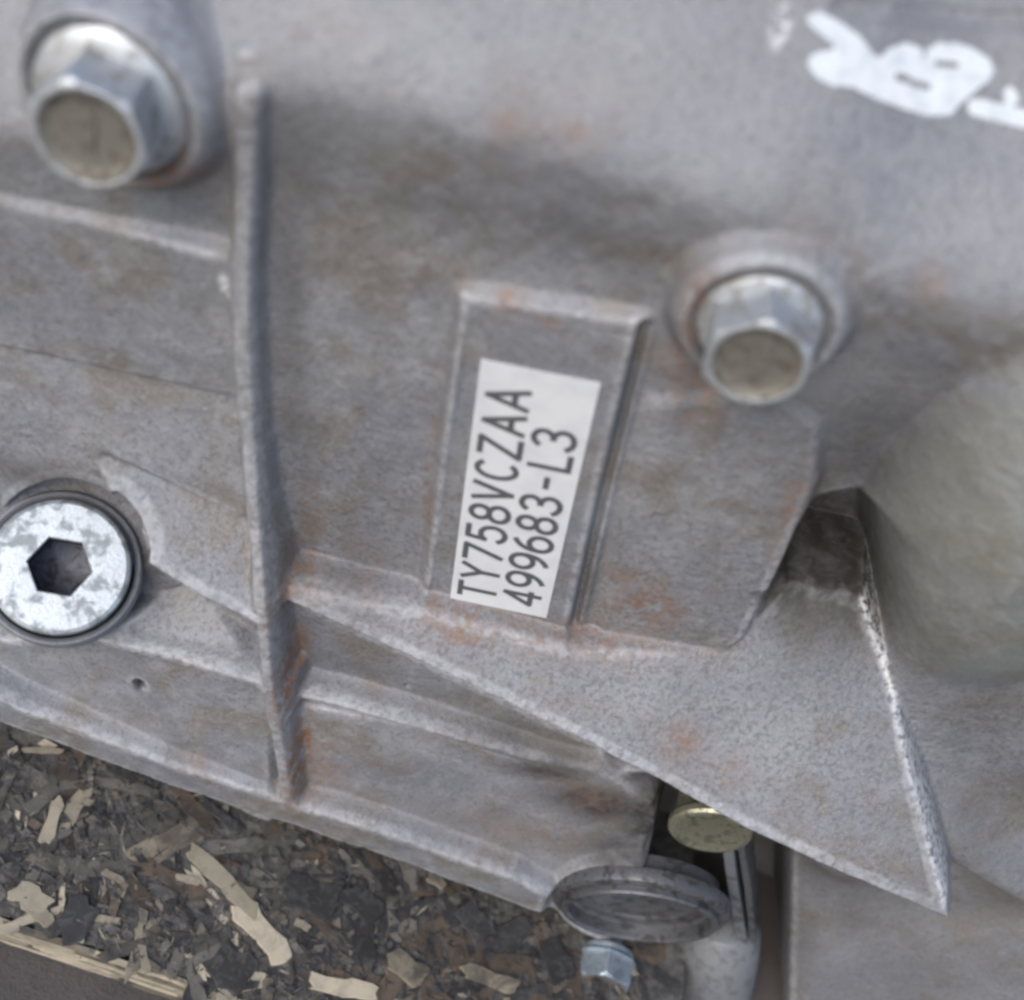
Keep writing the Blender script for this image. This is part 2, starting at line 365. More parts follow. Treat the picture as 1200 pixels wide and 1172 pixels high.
# bosses round the two flange bolts
def boss(px, py, h, r_out, r_in, dep, ax, name):
    """raised round boss with a sunk seat, tilted so that its face is square to ax"""
    c = P(px, py, h); s = win([c], r_out + 8); X, Z = GX[s], GZ[s]
    sx, sz = -ax[0] / ax[1], -ax[2] / ax[1]         # face slope
    top = h - ((X - c[0]) * -sx + (Z - c[1]) * -sz) * 1.0
    r = np.hypot(X - c[0], Z - c[1])
    m = 1 - sstep(r, r_out - 1.0, r_out + 3.5); Hn = H[s] * (1 - m) + np.where(r < r_out + 4, top, 0) * m
    m2 = 1 - sstep(r, r_in - .6, r_in + 1.4); Hn = Hn * (1 - m2) + (top - dep) * m2
    H[s] = Hn; PART[s][r < r_out + 1] = part_id(name)
    return np.array([c[0], -(h - dep), c[1]])
AX1 = np.array([.09, -1, .05]); AX1 /= np.linalg.norm(AX1)
AX2 = np.array([-.02, -1, .0]); AX2 /= np.linalg.norm(AX2)
S1 = boss(126, 124, 5.5, 13.0, 11.2, 2.0, AX1, 'bolt_boss')
S2 = boss(890, 388, 5.0, 11.2, 9.4, 2.0, AX2, 'bolt_boss')

# round seat of the cup plug
CUP_C = np.array([P(749, 1072, 17)[0], -17.0, P(749, 1072, 17)[1]]); CUP_R = 98 * (np.linalg.norm(CUP_C - EYE) * .94) / F
rq = np.hypot(GX - CUP_C[0], GZ - CUP_C[2])
lf_ = 1 - sstep(GX, CUP_C[0] - 4, CUP_C[0] + 1)
m = (1 - sstep(rq, CUP_R + 1.0, CUP_R + 3.5)) * lf_; H = H * (1 - m) + 16.6 * m; PART[(rq < CUP_R + 2.4) & (lf_ > .5)] = part_id('plug_seat')
m = 1 - sstep(rq, CUP_R - .9, CUP_R - .5); H = H * (1 - m) + np.minimum(H, 9.0) * m
# counterbore of the socket plug: square to the plug's own axis
AXP = -ray(72, 662); AXP /= np.linalg.norm(AXP); AXP = AXP + np.array([-.05, 0, .10]); AXP /= np.linalg.norm(AXP)
PLUG_C = EYE + ray(70, 664) * 222.0; PLUG_R = 80 * 222 / F
rel_ = np.stack([GX - PLUG_C[0], -H - PLUG_C[1], GZ - PLUG_C[2]], -1); al_ = rel_ @ AXP; rad_ = np.linalg.norm(rel_ - al_[..., None] * AXP, axis=-1)
seat = -(PLUG_C[1] - 5.0 * AXP[1] * 1.0 - ((GX - PLUG_C[0] + 5 * AXP[0]) * AXP[0] + (GZ - PLUG_C[2] + 5 * AXP[2]) * AXP[2]) / AXP[1])
H = np.where((rad_ < PLUG_R + 2.4) & (al_ > -5), np.minimum(H, seat), H)
H = np.maximum(H, CUT); dead = gauss((H <= CUT + .6).astype(float), .01) > .5
Hs = gauss(H, .34); H = np.where(H < -18, H, Hs)
# casting waviness
def vnoise(size, seed):
    r = np.random.default_rng(seed); nx, nz = int(275 / size) + 3, int(320 / size) + 3; g = r.standard_normal((nz, nx))
    fx = (xs - xs[0]) / size; fz = (zs - zs[0]) / size; ix, iz = fx.astype(int), fz.astype(int)
    tx = fx - ix; tz = fz - iz; tx = tx * tx * (3 - 2 * tx); tz = tz * tz * (3 - 2 * tz)
    a = g[iz][:, ix]; b = g[iz][:, ix + 1]; c = g[iz + 1][:, ix]; d = g[iz + 1][:, ix + 1]
    return (a * (1 - tx) + b * tx) * (1 - tz)[:, None] + (c * (1 - tx) + d * tx) * tz[:, None]
wav = .13 * vnoise(9, 1) + .05 * vnoise(3.1, 2) + .035 * vnoise(1.1, 3) + .02 * vnoise(.55, 4)
H += wav * np.where(PART == i_pad, .35, 1.0)

def hfun(x, z):
    fx = (x - xs[0]) / DX; fz = (z - zs[0]) / DX; i = int(fx); j = int(fz)
    if i < 0 or j < 0 or i >= len(xs) - 1 or j >= len(zs) - 1: return -99.0
    a, b = fx - i, fz - j
    return (H[j, i] * (1 - a) + H[j, i + 1] * a) * (1 - b) + (H[j + 1, i] * (1 - a) + H[j + 1, i + 1] * a) * b
def hit(px, py):                              # first point of the relief along the sight line
    d = ray(px, py); t = (-45 - 0 + -EYE[1] * 0)
    t = 80.0
    while t < 520:
        q = EYE + t * d
        if -q[1] < hfun(q[0], q[2]): return q
        t += .25
    return EYE + 200 * d

# small pits and the line along the top edge
for px, py, r_, dp in [(163, 801, 1.0, 5), (890, 700, 1.6, .9), (478, 803, .7, .8)]:
    q = hit(px, py); s = win([(q[0], q[2])], 5); H[s] -= dp * np.exp(-(((GX[s] - q[0]) ** 2 + (GZ[s] - q[2]) ** 2) / r_ ** 2) ** 2)
tl = [hit(x, y) for x, y in [(985, 8), (1060, 17), (1130, 22), (1215, 26)]]
s = win([(q[0], q[2]) for q in tl], 6); d = np.min([d_seg(GX[s], GZ[s], (qa[0], qa[2]), (qb[0], qb[2]))[0] for qa, qb in zip(tl[:-1], tl[1:])], axis=0)
H[s] -= 1.0 * np.exp(-(d / 1.0) ** 2)
# stains, plus shade painted along with the grime: (px, py, radius x mm, radius z mm, strength)
def stain(lst):
    A = np.zeros(H.shape)
    for px, py, rx, rz, k in lst:
        q = hit(px, py); s = win([(q[0], q[2])], 3 * max(rx, rz)); 
        A[s] = np.maximum(A[s], k * np.exp(-((GX[s] - q[0]) / rx) ** 2 - ((GZ[s] - q[2]) / rz) ** 2))
    return np.clip(A, 0, 1)
RUST = stain([(205, 195, 5, 4, .8), (800, 420, 3, 7, .6), (595, 150, 3, 4, .45), (675, 150, 3, 3, .4), (598, 355, 3, 2, .7), (645, 378, 2.5, 1.5, .6),
              (760, 705, 7, 6, .9), (735, 680, 4, 4, .6), (354, 880, 2.4, 12, 1.3), (346, 770, 2.2, 9, 1.1), (345, 690, 4, 7, .6), (365, 610, 2.5, 12, .35),
              (545, 738, 6, 3, .75), (510, 715, 3, 3, .6), (800, 870, 5, 4, .5), (850, 905, 4, 4, .4), (620, 745, 5, 2.5, .5), (505, 560, 1.3, 24, .5), (240, 900, 4, 4, .35), (860, 330, 8, 3, .5), (820, 360, 3, 7, .8), (815, 470, 4, 5, .7), (700, 740, 12, 3, .5), (600, 970, 16, 6, .35), (380, 900, 6, 8, .5), (190, 205, 7, 4, .8),
              (930, 590, 2, 7, .5), (1090, 330, 3, 3, .3), (690, 930, 9, 5, .25), (440, 660, 6, 6, .3)])
DIRT_SHADE = stain([(700, 940, 14, 7, 1.15), (760, 960, 8, 12, 1.2), (640, 905, 12, 3.5, .95), (730, 1005, 11, 8, .95), (700, 1030, 9, 5, .8), (340, 330, 3, 26, .55), (345, 470, 3, 24, .5), (350, 190, 6, 12, .5),  # grime, with shade painted into the valley and the wall under the gusset
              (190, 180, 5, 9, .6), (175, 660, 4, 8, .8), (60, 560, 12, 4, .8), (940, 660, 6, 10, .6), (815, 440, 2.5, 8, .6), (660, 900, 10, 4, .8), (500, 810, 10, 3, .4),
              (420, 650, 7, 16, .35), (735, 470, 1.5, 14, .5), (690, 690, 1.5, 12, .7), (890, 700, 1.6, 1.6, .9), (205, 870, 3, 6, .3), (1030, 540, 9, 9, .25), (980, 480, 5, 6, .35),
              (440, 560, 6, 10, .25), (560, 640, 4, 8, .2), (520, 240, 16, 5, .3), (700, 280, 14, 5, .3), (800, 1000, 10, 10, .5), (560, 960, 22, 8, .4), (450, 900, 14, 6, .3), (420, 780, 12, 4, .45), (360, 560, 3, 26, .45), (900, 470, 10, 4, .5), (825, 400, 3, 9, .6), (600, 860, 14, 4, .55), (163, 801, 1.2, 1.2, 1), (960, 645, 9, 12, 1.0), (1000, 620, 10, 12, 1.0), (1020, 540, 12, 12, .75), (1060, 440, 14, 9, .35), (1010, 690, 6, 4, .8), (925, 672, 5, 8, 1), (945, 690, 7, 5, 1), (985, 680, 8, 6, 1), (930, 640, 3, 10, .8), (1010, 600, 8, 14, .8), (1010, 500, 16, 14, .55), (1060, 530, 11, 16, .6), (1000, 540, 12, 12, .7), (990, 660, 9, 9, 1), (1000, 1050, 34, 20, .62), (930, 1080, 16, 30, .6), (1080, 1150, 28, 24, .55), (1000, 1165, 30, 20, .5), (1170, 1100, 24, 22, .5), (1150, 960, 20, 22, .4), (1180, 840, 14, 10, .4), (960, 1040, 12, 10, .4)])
CHIP = np.zeros(H.shape)
for a, b in zip([(1012, 700), (1040, 790), (1062, 880), (1085, 960)], [(1040, 790), (1062, 880), (1085, 960), (1108, 1052)]):
    qa, qb = hit(*a), hit(*b); s = win([(qa[0], qa[2]), (qb[0], qb[2])], 6); d, t = d_seg(GX[s], GZ[s], (qa[0], qa[2]), (qb[0], qb[2]))
    CHIP[s] = np.maximum(CHIP[s], np.exp(-(d / .85) ** 2))
for px, py, r in [(915, 30, 1.0), (264, 330, .9), (265, 342, .8)]:
    q = hit(px, py); s = win([(q[0], q[2])], 6); CHIP[s] = np.maximum(CHIP[s], 1.6 * np.exp(-((GX[s] - q[0]) ** 2 + ((GZ[s] - q[2]) / 1.6) ** 2) / r ** 2))
SPECK = .05 + np.where(PART == i_gus, .02, 0.0) + .045 * gauss(((GZ < -5) & (GZ > -60)).astype(float), 6)

FILM = 1 - .75 * sstep(S, 4, 22)
WEAR = sstep(gauss(H, .25) - gauss(H, 1.3), .10, .42) * (H > -17)
# cut the relief up into its parts; shading normals come from the whole relief so that cast joints stay smooth
gz_, gx_ = np.gradient(H, DX); NRM = np.stack([-gx_, -np.ones_like(H), -gz_], -1); NRM /= np.linalg.norm(NRM, axis=-1, keepdims=True)
VX = np.stack([GX, -H, GZ], -1).reshape(-1, 3) - BASE; NR = NRM.reshape(-1, 3)
nz, nx = H.shape; idx = np.arange(nz * nx).reshape(nz, nx)
quad = np.stack([idx[:-1, :-1], idx[:-1, 1:], idx[1:, 1:], idx[1:, :-1]], -1).reshape(-1, 4)
alive = ~(dead[:-1, :-1] & dead[:-1, 1:] & dead[1:, 1:] & dead[1:, :-1]).reshape(-1)
fpart = PART[:-1, :-1].reshape(-1)
def relief(name, fq, material, parent):
    u, inv = np.unique(fq.reshape(-1), return_inverse=True); n = len(fq)
    me = bpy.data.meshes.new(name); me.vertices.add(len(u)); me.vertices.foreach_set('co', (VX[u] / 1000).astype(np.float32).ravel())
    me.loops.add(n * 4); me.loops.foreach_set('vertex_index', inv.astype(np.int32).ravel())
    me.polygons.add(n); me.polygons.foreach_set('loop_start', np.arange(0, n * 4, 4, dtype=np.int32)); me.polygons.foreach_set('loop_total', np.full(n, 4, np.int32))
    me.update(calc_edges=True); me.shade_smooth()
    for an, A in (('rust', RUST), ('dirt_shade', DIRT_SHADE), ('chip', CHIP), ('speck', SPECK), ('wear', WEAR), ('tint', HUMP_M), ('film', FILM)):
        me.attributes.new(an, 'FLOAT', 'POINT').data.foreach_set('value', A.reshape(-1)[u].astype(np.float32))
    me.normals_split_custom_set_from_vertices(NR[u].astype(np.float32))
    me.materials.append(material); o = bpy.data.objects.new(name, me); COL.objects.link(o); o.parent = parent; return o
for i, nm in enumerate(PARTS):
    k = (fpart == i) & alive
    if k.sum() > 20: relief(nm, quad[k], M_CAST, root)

# hidden rear body: gives the casing its depth and stands on the board
Rinv = RW.T
def box_world(name, x0, x1, y0, y1, z0, z1, material, parent):
    c = [(x, y, z) for z in (z0, z1) for y in (y0, y1) for x in (x0, x1)]
    v = [Rinv @ (np.array(q) - OFF) - BASE for q in c]
    return link_mesh(name, v, [(0, 2, 3, 1), (4, 5, 7, 6), (0, 1, 5, 4), (2, 6, 7, 3), (0, 4, 6, 2), (1, 3, 7, 5)], material, parent)
box_world('rear_body', -110, 130, 44, 150, 0.3, 150, M_CAST, root)

# ------------------------------------------------------------------ bolts and plugs
def hex_bolt(name, seat, ax, af, fl_r, head_h, spin, m_side, m_face, stamp=None):
    Fm = frame_from_axis(ax, spin)
    b = rings(name, [(0, -6), (fl_r * .5, -6), (fl_r * .5, -.2), (fl_r - .2, -.2), (fl_r, .3), (fl_r - .15, 1.3), (fl_r - .9, 1.7), (af * .60, 2.3), (0, 2.3)], seat, Fm, m_side, root, 64)
    h = head_h
    hd = rings('hex_head', [((af, 99), 1.6), ((af, 99), h - .9), ((af, af * .55), h - .45), ((af, af * .515), h - .1), (af * .485, h), (af * .45, h - .1)], seat, Fm, m_side, b, 96, 24)
    fc = rings('head_recess', [(af * .45, h - .1), (af * .41, h - .45), (af * .36, h - .85), (af * .30, h - .95), (0, h - .95)], seat, Fm, m_face, b, 48)
    if stamp:
        s = af * .16; V, Fc = [], []
        for k, ((x0, y0), (x1, y1)) in enumerate(stamp):
            d = np.array([x1 - x0, y1 - y0]); d = d / np.linalg.norm(d); n = np.array([-d[1], d[0]]) * .12
            for zz in (h - 1.1, h - .62 + .01 * k):
                for (x, y), sg in (((x0, y0), 1), ((x1, y1), 1), ((x1, y1), -1), ((x0, y0), -1)):
                    V.append(seat + Fm @ np.array([(x + n[0] * sg) * s, (y + n[1] * sg) * s, zz]) - BASE)
            o = k * 8; Fc += [(o + 4, o + 5, o + 6, o + 7), (o, o + 4, o + 7, o + 3), (o + 1, o + 2, o + 6, o + 5), (o, o + 1, o + 5, o + 4), (o + 3, o + 7, o + 6, o + 2)]
        link_mesh('stamped_mark', V, Fc, m_face, b, 30)
    return b
FOUR = [((.4, -1), (.4, 1)), ((.4, 1), (-.8, -.3)), ((-.8, -.3), (.9, -.3))]
SEVEN = [((-.6, 1), (.6, 1)), ((.6, 1), (-.1, -1))]
hex_bolt('flange_bolt', S1, AX1, 14.0, 10.4, 11.0, math.radians(12), M_ZINC, M_HEAD, SEVEN)
hex_bolt('flange_bolt', S2, AX2, 13.6, 8.7, 9.6, math.radians(2), M_ZINC, M_HEAD, FOUR)

# socket plug in its counterbore, lower left
CP = PLUG_C
FP = frame_from_axis(AXP, math.radians(8))
rp = PLUG_R
pb = rings('plug_boss', [(rp + 2.4, -16), (rp + 2.1, -4.0), (rp + 1.7, -3.2), (rp + 1.3, -3.0), (rp + .9, -3.4), (rp + .6, -4.0), (rp + .6, -12), (0, -12)], CP, FP, M_CAST, root, 72)
sp = rings('socket_plug', [(rp, -11), (rp, -1.2), (rp - .25, -.5), (rp - .9, 0), (rp * .6, .05), ((10.4, 99), 0), ((10.0, 99), -.5)], CP, FP, M_PLUG, root, 96)
rings('hex_socket', [((10.0, 99), -.5), ((10.0, 99), -6), (4.0, -6.6), (0, -7.4)], CP, FP, M_SOCK, sp, 96)

AXY = np.array([0, -1.0, 0.0])
def at(px, py, h): x, z = P(px, py, h); return np.array([x, -h, z])
# bolt under the gusset
hb = at(832, 972, 12); sc = 1
FmY = frame_from_axis(AXY, math.radians(30))
yb = rings('drain_bolt', [((13, 99), -34), ((13, 99), -2.4), ((14, 8.6), -1.6), (8.6, -1.5), (8.9, -1.0), (8.9, .2), (8.4, .8), (7.4, 1.0), (6.6, .7), (0, .6)], hb, FmY, M_YEL, root, 64)
rings('bolt_shank', [(5, -50), (5, -34), (0, -34)], hb, FmY, M_OIL, yb, 32)
# dished cup plug and the round boss that carries it
cb = CUP_C; rc = CUP_R
FmC = frame_from_axis(np.array([.05, -1, -.13]), 0)
cup = rings('cup_plug', [(rc - 1.2, -8), (rc - 1.2, .6), (rc - 1.6, 1.1), (rc - 2.4, 1.1), (rc - 2.9, .6), (rc - 3.1, -2.2), (rc - 3.8, -2.7), (rc * .62, -2.6), (rc * .58, -3.2), (rc * .3, -3.4), (0, -3.3)], cb, FmC, M_OIL, root, 72)
rings('plug_boss', [(rc - 1, -4), (rc + 1.4, -4), (rc + 1.5, -2.2), (rc + 1.1, -1.0), (rc + .2, -.5), (rc - 1.1, -.6), (rc - 1.2, -4)], cb, FmC, M_OIL, root, 72)
# small hex bolt below the cup plug
hex_bolt('hex_bolt', at(711, 1116, 17), np.array([-.04, -1, .0]), 12.6, 6.8, 8.5, math.radians(0), M_BLUE, M_STEEL)
# boss stub running down beside it
st = at(836, 1140, 9)
FmS = frame_from_axis(np.array([.12, -.25, -1.0]), 0)
rings('boss_stub', [(0, -24), (4, -23.4), (7.4, -21.6), (9.6, -17.5), (10.5, -9), (10.8, 10), (11, 50), (0, 50)], st, FmS, M_STUB, root, 48)

# thin bracket strip beside the opening
def strip(name, pix, w_, th, material):
    V, Fc = [], []
    for k, (px, py, h) in enumerate(pix):
        q = at(px, py, h)
        for dx, dy in ((-w_ / 2, 0), (w_ / 2, 0), (w_ / 2, th), (-w_ / 2, th)): V.append(q + np.array([dx, dy, 0]) - BASE)
        if k:
            o = (k - 1) * 4
            for j in range(4): Fc.append((o + j, o + (j + 1) % 4, o + 4 + (j + 1) % 4, o + 4 + j))
    n = len(V); Fc += [(3, 2, 1, 0), (n - 4, n - 3, n - 2, n - 1)]
    return link_mesh(name, V, Fc, material, root, 40)
strip('bracket_strip', [(852, 985, 8), (856, 1020, 9), (862, 1058, 10), (868, 1092, 10), (874, 1130, 9)], 2.4, 10, M_STEEL)
strip('bracket_strip', [(868, 990, 6), (876, 1040, 8), (881, 1085, 9), (884, 1140, 8), (886, 1190, 6)], 1.6, 14, M_OIL)

# ------------------------------------------------------------------ label with its printed number
LT, LB, LW = 27.15, -33.5, 9.45
HL = .42
lab = link_mesh('number_label', [np.array(q) - BASE for q in [(-LW, -HL, LB), (LW, -HL, LB), (LW, -HL, LT), (-LW, -HL, LT), (-LW, .3, LB), (LW, .3, LB), (LW, .3, LT), (-LW, .3, LT)]],
                [(0, 1, 2, 3), (4, 7, 6, 5), (0, 4, 5, 1), (1, 5, 6, 2), (2, 6, 7, 3), (3, 7, 4, 0)], M_LABEL, root)
lab['label'] = 'white printed sticker reading TY758VCZAA 499683-L3'
def arc(cx, cy, rx, ry, a0, a1, n=18):
    return [(cx + rx * math.cos(math.radians(a0 + (a1 - a0) * i / n)), cy + ry * math.sin(math.radians(a0 + (a1 - a0) * i / n))) for i in range(n + 1)]
GL = {'T': [[(0, 1), (.5, 1)], [(.25, 1), (.25, 0)]], 'Y': [[(0, 1), (.25, .47)], [(.5, 1), (.25, .47), (.25, 0)]], '7': [[(0, 1), (.5, 1)], [(.5, 1), (.17, 0)]],
      '5': [[(.46, 1), (.09, 1)], [(.09, 1), (.05, .52)], arc(.245, .33, .255, .33, 140, -150)], '8': [arc(.25, .755, .205, .245, 0, 360), arc(.25, .26, .25, .26, 0, 360)],
      'V': [[(0, 1), (.25, 0)], [(.25, 0), (.5, 1)]], 'C': [arc(.26, .5, .26, .5, 50, 310, 26)], 'Z': [[(.02, 1), (.48, 1)], [(.48, 1), (0, 0)], [(0, 0), (.5, 0)]],
      'A': [[(0, 0), (.25, 1)], [(.25, 1), (.5, 0)], [(.08, .32), (.42, .32)]], '4': [[(.37, 0), (.37, 1)], [(.37, 1), (0, .27)], [(0, .27), (.5, .27)]],
      '9': [arc(.25, .70, .25, .30, 0, 360, 24), arc(.05, .62, .45, .62, 0, -72, 12)], '6': [arc(.25, .30, .25, .30, 0, 360, 24), arc(.45, .38, .45, .62, 180, 108, 12)],
      '3': [arc(.235, .755, .225, .245, 155, -90), arc(.235, .26, .265, .26, 90, -155)], '-': [[(.1, .47), (.42, .47)]], 'L': [[(.06, 1), (.06, 0), (.5, 0)]]}
def text_line(txt, z0, z1, xc, cap, sw):
    V, Fc = [], []; adv = (z1 - z0) / len(txt); cw = adv * .70
    k = 0
    for i, ch in enumerate(txt):
        for pl in GL[ch]:
            k += 1; y = -HL - .03 - .012 * (k % 7)
            pts = [np.array([z0 + i * adv + adv * .1 + p[0] / .5 * cw, p[1] * cap]) for p in pl]     # along, up
            n = len(pts); closed = np.linalg.norm(pts[0] - pts[-1]) < 1e-4
            o = len(V)
            for j in range(n):
                a = pts[j - 1] if j else (pts[-2] if closed else None); c = pts[j + 1] if j < n - 1 else (pts[1] if closed else None)
                d1 = (pts[j] - a) / np.linalg.norm(pts[j] - a) if a is not None else None
                d2 = (c - pts[j]) / np.linalg.norm(c - pts[j]) if c is not None else None
                if d1 is None: d1 = d2
                if d2 is None: d2 = d1
                t = d1 + d2; t = t / (np.linalg.norm(t) + 1e-9); nn = np.array([-t[1], t[0]]); sc_ = min(1 / max(abs(nn @ np.array([-d1[1], d1[0]])), .3), 2.2)
                ext = np.zeros(2)
                if j == 0 and not closed: ext = -d1 * sw * .3
                if j == n - 1 and not closed: ext = d1 * sw * .3
                for s in (1, -1):
                    q = pts[j] + ext + nn * s * sw / 2 * sc_
                    V.append(np.array([xc - q[1], y, q[0]]) - BASE)
                if j: Fc.append((o + 2 * j - 2, o + 2 * j, o + 2 * j + 1, o + 2 * j - 1))
    return link_mesh('printed_line', V, Fc, M_INK, lab, 0)
text_line('TY758VCZAA', LB + 1.6, LT - 3.6, -LW + 8.4, 6.7, 1.06)
text_line('499683-L3', LB + 2.4, LT - 10.6, LW - 2.0, 6.7, 1.06)

# ------------------------------------------------------------------ white marker writing on the upper casing
def in_poly(px, py, pts):
    ins = np.zeros(px.shape, bool); n = len(pts)
    for i in range(n):
        a, b = pts[i], pts[(i + 1) % n]
        if a[1] != b[1]: ins ^= ((a[1] > py) != (b[1] > py)) & (px < (b[0] - a[0]) * (py - a[1]) / (b[1] - a[1]) + a[0])
    return ins
def caps(px, py, a, b, r): return d_seg(px, py, a, b)[0] < r
def paint(name, test, x0, x1, y0, y1):
    cs = [hit(x, y) for x in (x0, x1) for y in (y0, y1)]
    gx = np.arange(min(c[0] for c in cs) - 4, max(c[0] for c in cs) + 4, .14); gz = np.arange(min(c[2] for c in cs) - 4, max(c[2] for c in cs) + 4, .14)
    X_, Z_ = np.meshgrid(gx, gz); fx = (X_ - xs[0]) / DX; fz = (Z_ - zs[0]) / DX
    i = np.clip(fx.astype(int), 0, nx - 2); j = np.clip(fz.astype(int), 0, nz - 2); a = np.clip(fx - i, 0, 1); b = np.clip(fz - j, 0, 1)
    hh = (H[j, i] * (1 - a) + H[j, i + 1] * a) * (1 - b) + (H[j + 1, i] * (1 - a) + H[j + 1, i + 1] * a) * b
    rel = np.stack([X_, -hh, Z_], -1) - EYE; pc = rel[..., :1] * cX + rel[..., 1:2] * cN - rel[..., 2:] * cD
    px = CX + F * pc[..., 0] / pc[..., 2]; py = CY + F * pc[..., 1] / pc[..., 2]
    jit = np.random.default_rng(3).standard_normal(px.shape) * .35
    ok = test((px + jit - 900) * 4, (py + jit - 0) * 4)
    nr = NRM[j, i]; V = np.stack([X_, -hh, Z_], -1) + nr * .16 - BASE
    m, n = X_.shape; id_ = np.arange(m * n).reshape(m, n); okf = ok[:-1, :-1] & ok[:-1, 1:] & ok[1:, 1:] & ok[1:, :-1]
    q = np.stack([id_[:-1, :-1], id_[:-1, 1:], id_[1:, 1:], id_[1:, :-1]], -1)[okf]
    u, inv = np.unique(q, return_inverse=True)
    return link_mesh(name, V.reshape(-1, 3)[u], inv.reshape(-1, 4).tolist(), M_PAINT, root, 0)
OUT = [(190, 75), (240, 60), (300, 90), (380, 140), (440, 190), (490, 260), (525, 275), (570, 230), (640, 205), (690, 220), (730, 240), (790, 210), (880, 205), (960, 235), (1030, 280), (1055, 330), (1030, 380), (960, 430),
       (900, 480), (840, 540), (750, 540), (640, 510), (560, 480), (480, 450), (400, 405), (300, 400), (220, 360), (185, 300), (210, 255), (300, 235), (330, 225), (260, 170), (190, 110)]
paint('marker_writing', lambda x, y: (d_poly(x, y, OUT) < 9) & ~caps(x, y, (610, 362), (650, 372), 15) & ~caps(x, y, (675, 392), (745, 408), 11) & ~caps(x, y, (795, 302), (880, 306), 9) & ~caps(x, y, (724, 225), (735, 262), 4), 945, 1165, 10, 140)
paint('marker_writing', lambda x, y: caps(x, y, (975, 505), (1420, 610), 47) | caps(x, y, (1130, 440), (1140, 465), 36), 1130, 1240, 100, 155)

# ------------------------------------------------------------------ the board of pressed wood strands
wf0, wf1 = world_on_board(0, 1072), world_on_board(190, 1136)
ang = math.atan2(wf1[1] - wf0[1], wf1[0] - wf0[0])
board = bpy.data.objects.new('strand_board', None); COL.objects.link(board)
board.location = (wf0[0] / 1000, wf0[1] / 1000, -TH / 1000); board.rotation_euler.z = ang; board.empty_display_size = .02
tagk(board, None, 'weathered oil-stained wood strand board under the gearbox with pale broken edge', 'board')
ca, sa = math.cos(ang), math.sin(ang)
def to_board(wp):                              # world mm -> board frame mm (origin on the front edge, bottom of the board)
    dx, dy = wp[0] - wf0[0], wp[1] - wf0[1]; return np.array([ca * dx + sa * dy, -sa * dx + ca * dy, wp[2] + TH])
bx0, bx1, by1 = -180, float(to_board(world_on_board(800, 1172))[0]), 330
nxb, nyb = 170, 110
V, Fc = [], []
for j in range(nyb + 1):
    for i in range(nxb + 1):
        x = bx0 + (bx1 - bx0) * i / nxb; y = by1 * (j / nyb) ** 1.6
        V.append((x, y + (random.uniform(-.5, .7) if j == 0 else 0), TH - .25 - random.random() * .5))
for j in range(nyb):
    for i in range(nxb):
        o = j * (nxb + 1) + i; Fc.append((o, o + 1, o + nxb + 2, o + nxb + 1))
nb = len(V)
for i in range(nxb + 1): V.append((bx0 + (bx1 - bx0) * i / nxb, .3 + random.uniform(-.4, .4), 0))
for i in range(nxb): Fc.append((nb + i, nb + i + 1, i + 1, i))
link_mesh('board_core', V, Fc, M_CORE, board, 0)
def flake_mesh(k):
    side = lambda sg: [(-.5 + (i + random.uniform(.1, .9)) / 5, sg * random.uniform(.30, .5)) for i in range(5)]
    end = lambda x0: [(x0 + random.uniform(-.10, .06) * (1 if x0 > 0 else -1), y) for y in (.28, .02, -.25)]
    top = side(1) + end(.5) + side(-1)[::-1] + end(-.5)[::-1]; m = len(top)
    bow = random.uniform(-.12, .12); top = [(x, y + bow * math.cos(x * 3)) for x, y in top]
    V = [(x, y, 0) for x, y in top] + [(x * .97, y * .92, 1) for x, y in top]
    me = bpy.data.meshes.new('strand'); me.from_pydata(V, [], [tuple(range(2 * m - 1, m - 1, -1))] + [((i + 1) % m, i, m + i, m + (i + 1) % m) for i in range(m)]); me.update()
    me.materials.append(WOOD[0]); return me
FLK = [flake_mesh(k) for k in range(16)]
lay = [0]
def flake(bp, L, W, rot, mi, tilt=0.0, up=0.0, th=.45):
    o = bpy.data.objects.new('strand', random.choice(FLK)); COL.objects.link(o); o.parent = board
    lay[0] += 1
    o.location = (bp[0] / 1000, bp[1] / 1000, (TH - .35 + up + .006 * (lay[0] % 60)) / 1000)
    o.rotation_euler = (tilt * random.uniform(-1, 1), tilt * random.uniform(-1, 1), rot); o.scale = (L / 1000, W / 1000, th / 1000)
    o.material_slots[0].link = 'OBJECT'; o.material_slots[0].material = WOOD[mi]; return o
def pxflake(x0, y0, x1, y1, wpx, mi, up=.4, th=.6):        # a strand seen between two photo pixels
    a, b = to_board(world_on_board(x0, y0)), to_board(world_on_board(x1, y1)); d = b - a; L = float(np.hypot(d[0], d[1]))
    flake((a + b) / 2, L, wpx / 5.2, math.atan2(d[1], d[0]), mi, .03, up, th)
VIS = [(-60, 850), (100, 880), (340, 960), (650, 1070), (760, 1100), (760, 1200), (330, 1200), (190, 1136), (-60, 1052)]
cnt = 0
while cnt < 200:
    px, py = random.uniform(-60, 760), random.uniform(850, 1200)
    if not in_poly(np.array([px]), np.array([py]), VIS)[0]: continue
    bp = to_board(world_on_board(px, py)); edge = bp[1] < 9
    r = random.random()
    if px > 360 and not edge: mi = 1 if r < .45 else 2 if r < .82 else 0 if r < .93 else 4
    elif edge: mi = 3 if r < .18 else 4 if r < .45 else 0 if r < .85 else 1
    else: mi = 0 if r < .58 else 1 if r < .78 else 4 if r < .86 else 2 if r < .96 else 3
    L = random.uniform(5, 17) * (.8 if mi == 3 else 1); flake(bp, L * 1.15, L * random.uniform(.16, .45), random.gauss(-.5, 1.1), mi, .04, 0, .3); cnt += 1
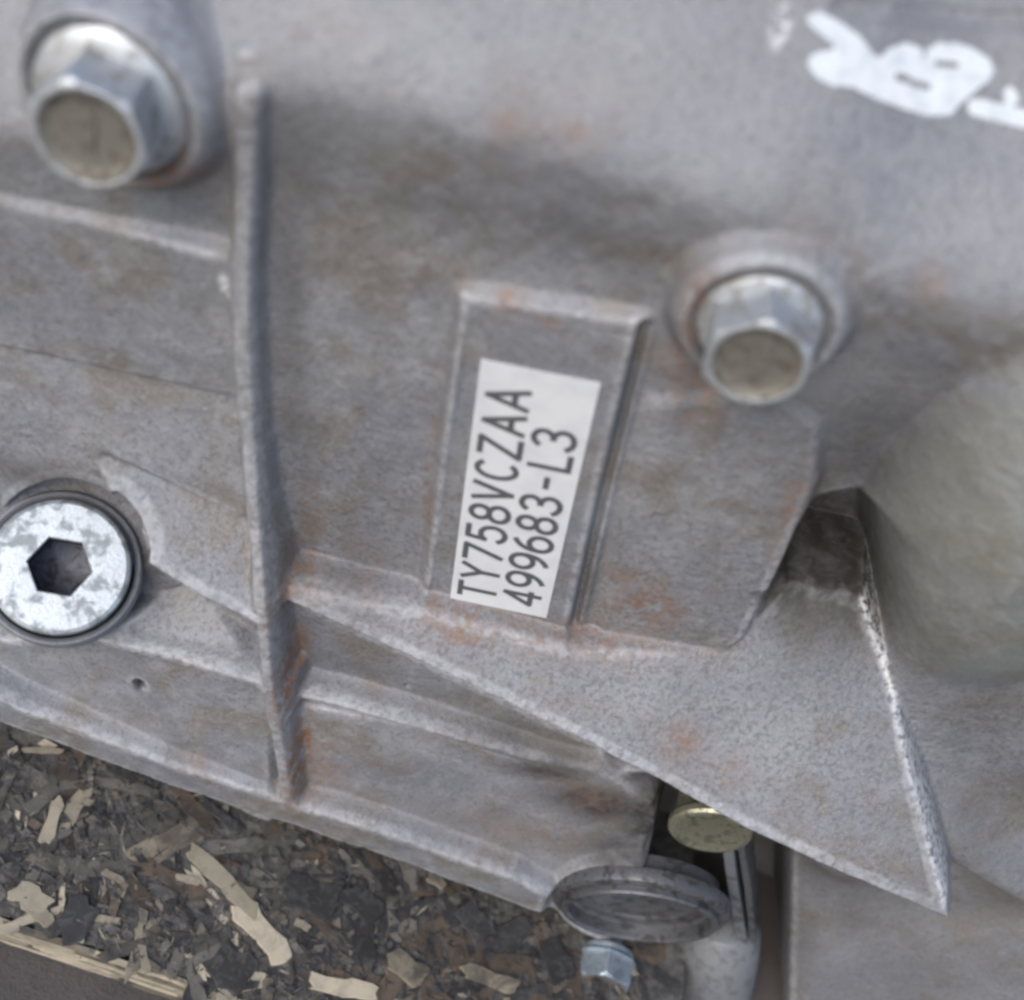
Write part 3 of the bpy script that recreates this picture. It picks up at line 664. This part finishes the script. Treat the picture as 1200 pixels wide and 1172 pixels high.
for q in [(68, 935, 52, 990, 18, 3), (222, 995, 300, 1075, 26, 3), (280, 1060, 335, 1130, 36, 3), (15, 1040, 60, 1065, 30, 3), (30, 1060, 60, 1085, 18, 3), (25, 880, 75, 882, 8, 3), (205, 1028, 235, 1036, 10, 3),
          (90, 1080, 92, 1108, 14, 3), (120, 1022, 145, 1035, 9, 4), (500, 1028, 520, 1040, 16, 4), (345, 1080, 362, 1090, 10, 3), (270, 1040, 300, 1052, 22, 4), (455, 1120, 500, 1150, 34, 4), (360, 1150, 440, 1165, 26, 3), (540, 1135, 610, 1160, 22, 4),
          (140, 900, 160, 915, 26, 1), (70, 1070, 110, 1085, 60, 1), (250, 1120, 290, 1150, 60, 1), (330, 1040, 400, 1060, 50, 1), (235, 940, 280, 975, 14, 1), (410, 1040, 440, 1080, 45, 1), (540, 1060, 570, 1100, 45, 1), (640, 1100, 660, 1150, 50, 1), (150, 895, 175, 908, 10, 2)]:  # some dark strands here stand in for a knot hole and shaded gaps
    pxflake(*q)
# loose fibres and grit ground into the surface: beyond counting
V, Fc, Mi = [], [], []
for k in range(5200):
    px, py = random.uniform(-60, 760), random.uniform(850, 1200)
    if not in_poly(np.array([px]), np.array([py]), VIS)[0]: continue
    bp = to_board(world_on_board(px, py)); L = random.uniform(.5, 4.5) ** 1.0; W = random.uniform(.12, .5) if random.random() < .75 else L * .6; a = random.gauss(-.5, 1.0); z = TH + random.uniform(-.1, .55)
    u = np.array([math.cos(a), math.sin(a), random.uniform(-.06, .06)]); n = np.array([-math.sin(a), math.cos(a), random.uniform(-.4, .4)]); o = len(V); c = np.array([bp[0], bp[1], z])
    V += [c - u * L / 2, c + n * W / 2 - u * L * .2, c + u * L / 2, c - n * W / 2 + u * L * .1, c - np.array([0, 0, .25])]
    Fc += [(o, o + 3, o + 2, o + 1), (o, o + 1, o + 4), (o + 1, o + 2, o + 4), (o + 2, o + 3, o + 4), (o + 3, o, o + 4)]
    r = random.random(); dark = px > 380; mi = 1 if r < (.5 if dark else .35) else 0 if r < .75 else 2 if r < .88 else 4 if r < (.98 if dark else .95) else 3
    Mi += [mi] * 5
fb = link_mesh('wood_fibre', V, Fc, WOOD[0], board, 20); fb['kind'] = 'stuff'
for m_ in WOOD[1:]: fb.data.materials.append(m_)
fb.data.polygons.foreach_set('material_index', Mi)
# broken pale strands along the front edge, in layers
for k in range(70):
    x = random.uniform(-25, 75); L = random.uniform(6, 22); row = k % 5
    o = flake((x, -.25 + random.uniform(-.5, .25), 0), L, 1.6 + random.random() * 1.2, 0, random.choice((3, 3, 3, 4)), 0, 0, .7)
    o.location = (x / 1000, (-.3 - random.random() * .5) / 1000, (1.3 + row * 2.3 + random.uniform(-.6, .6)) / 1000); o.rotation_euler = (math.pi / 2, random.uniform(-.04, .04), 0)
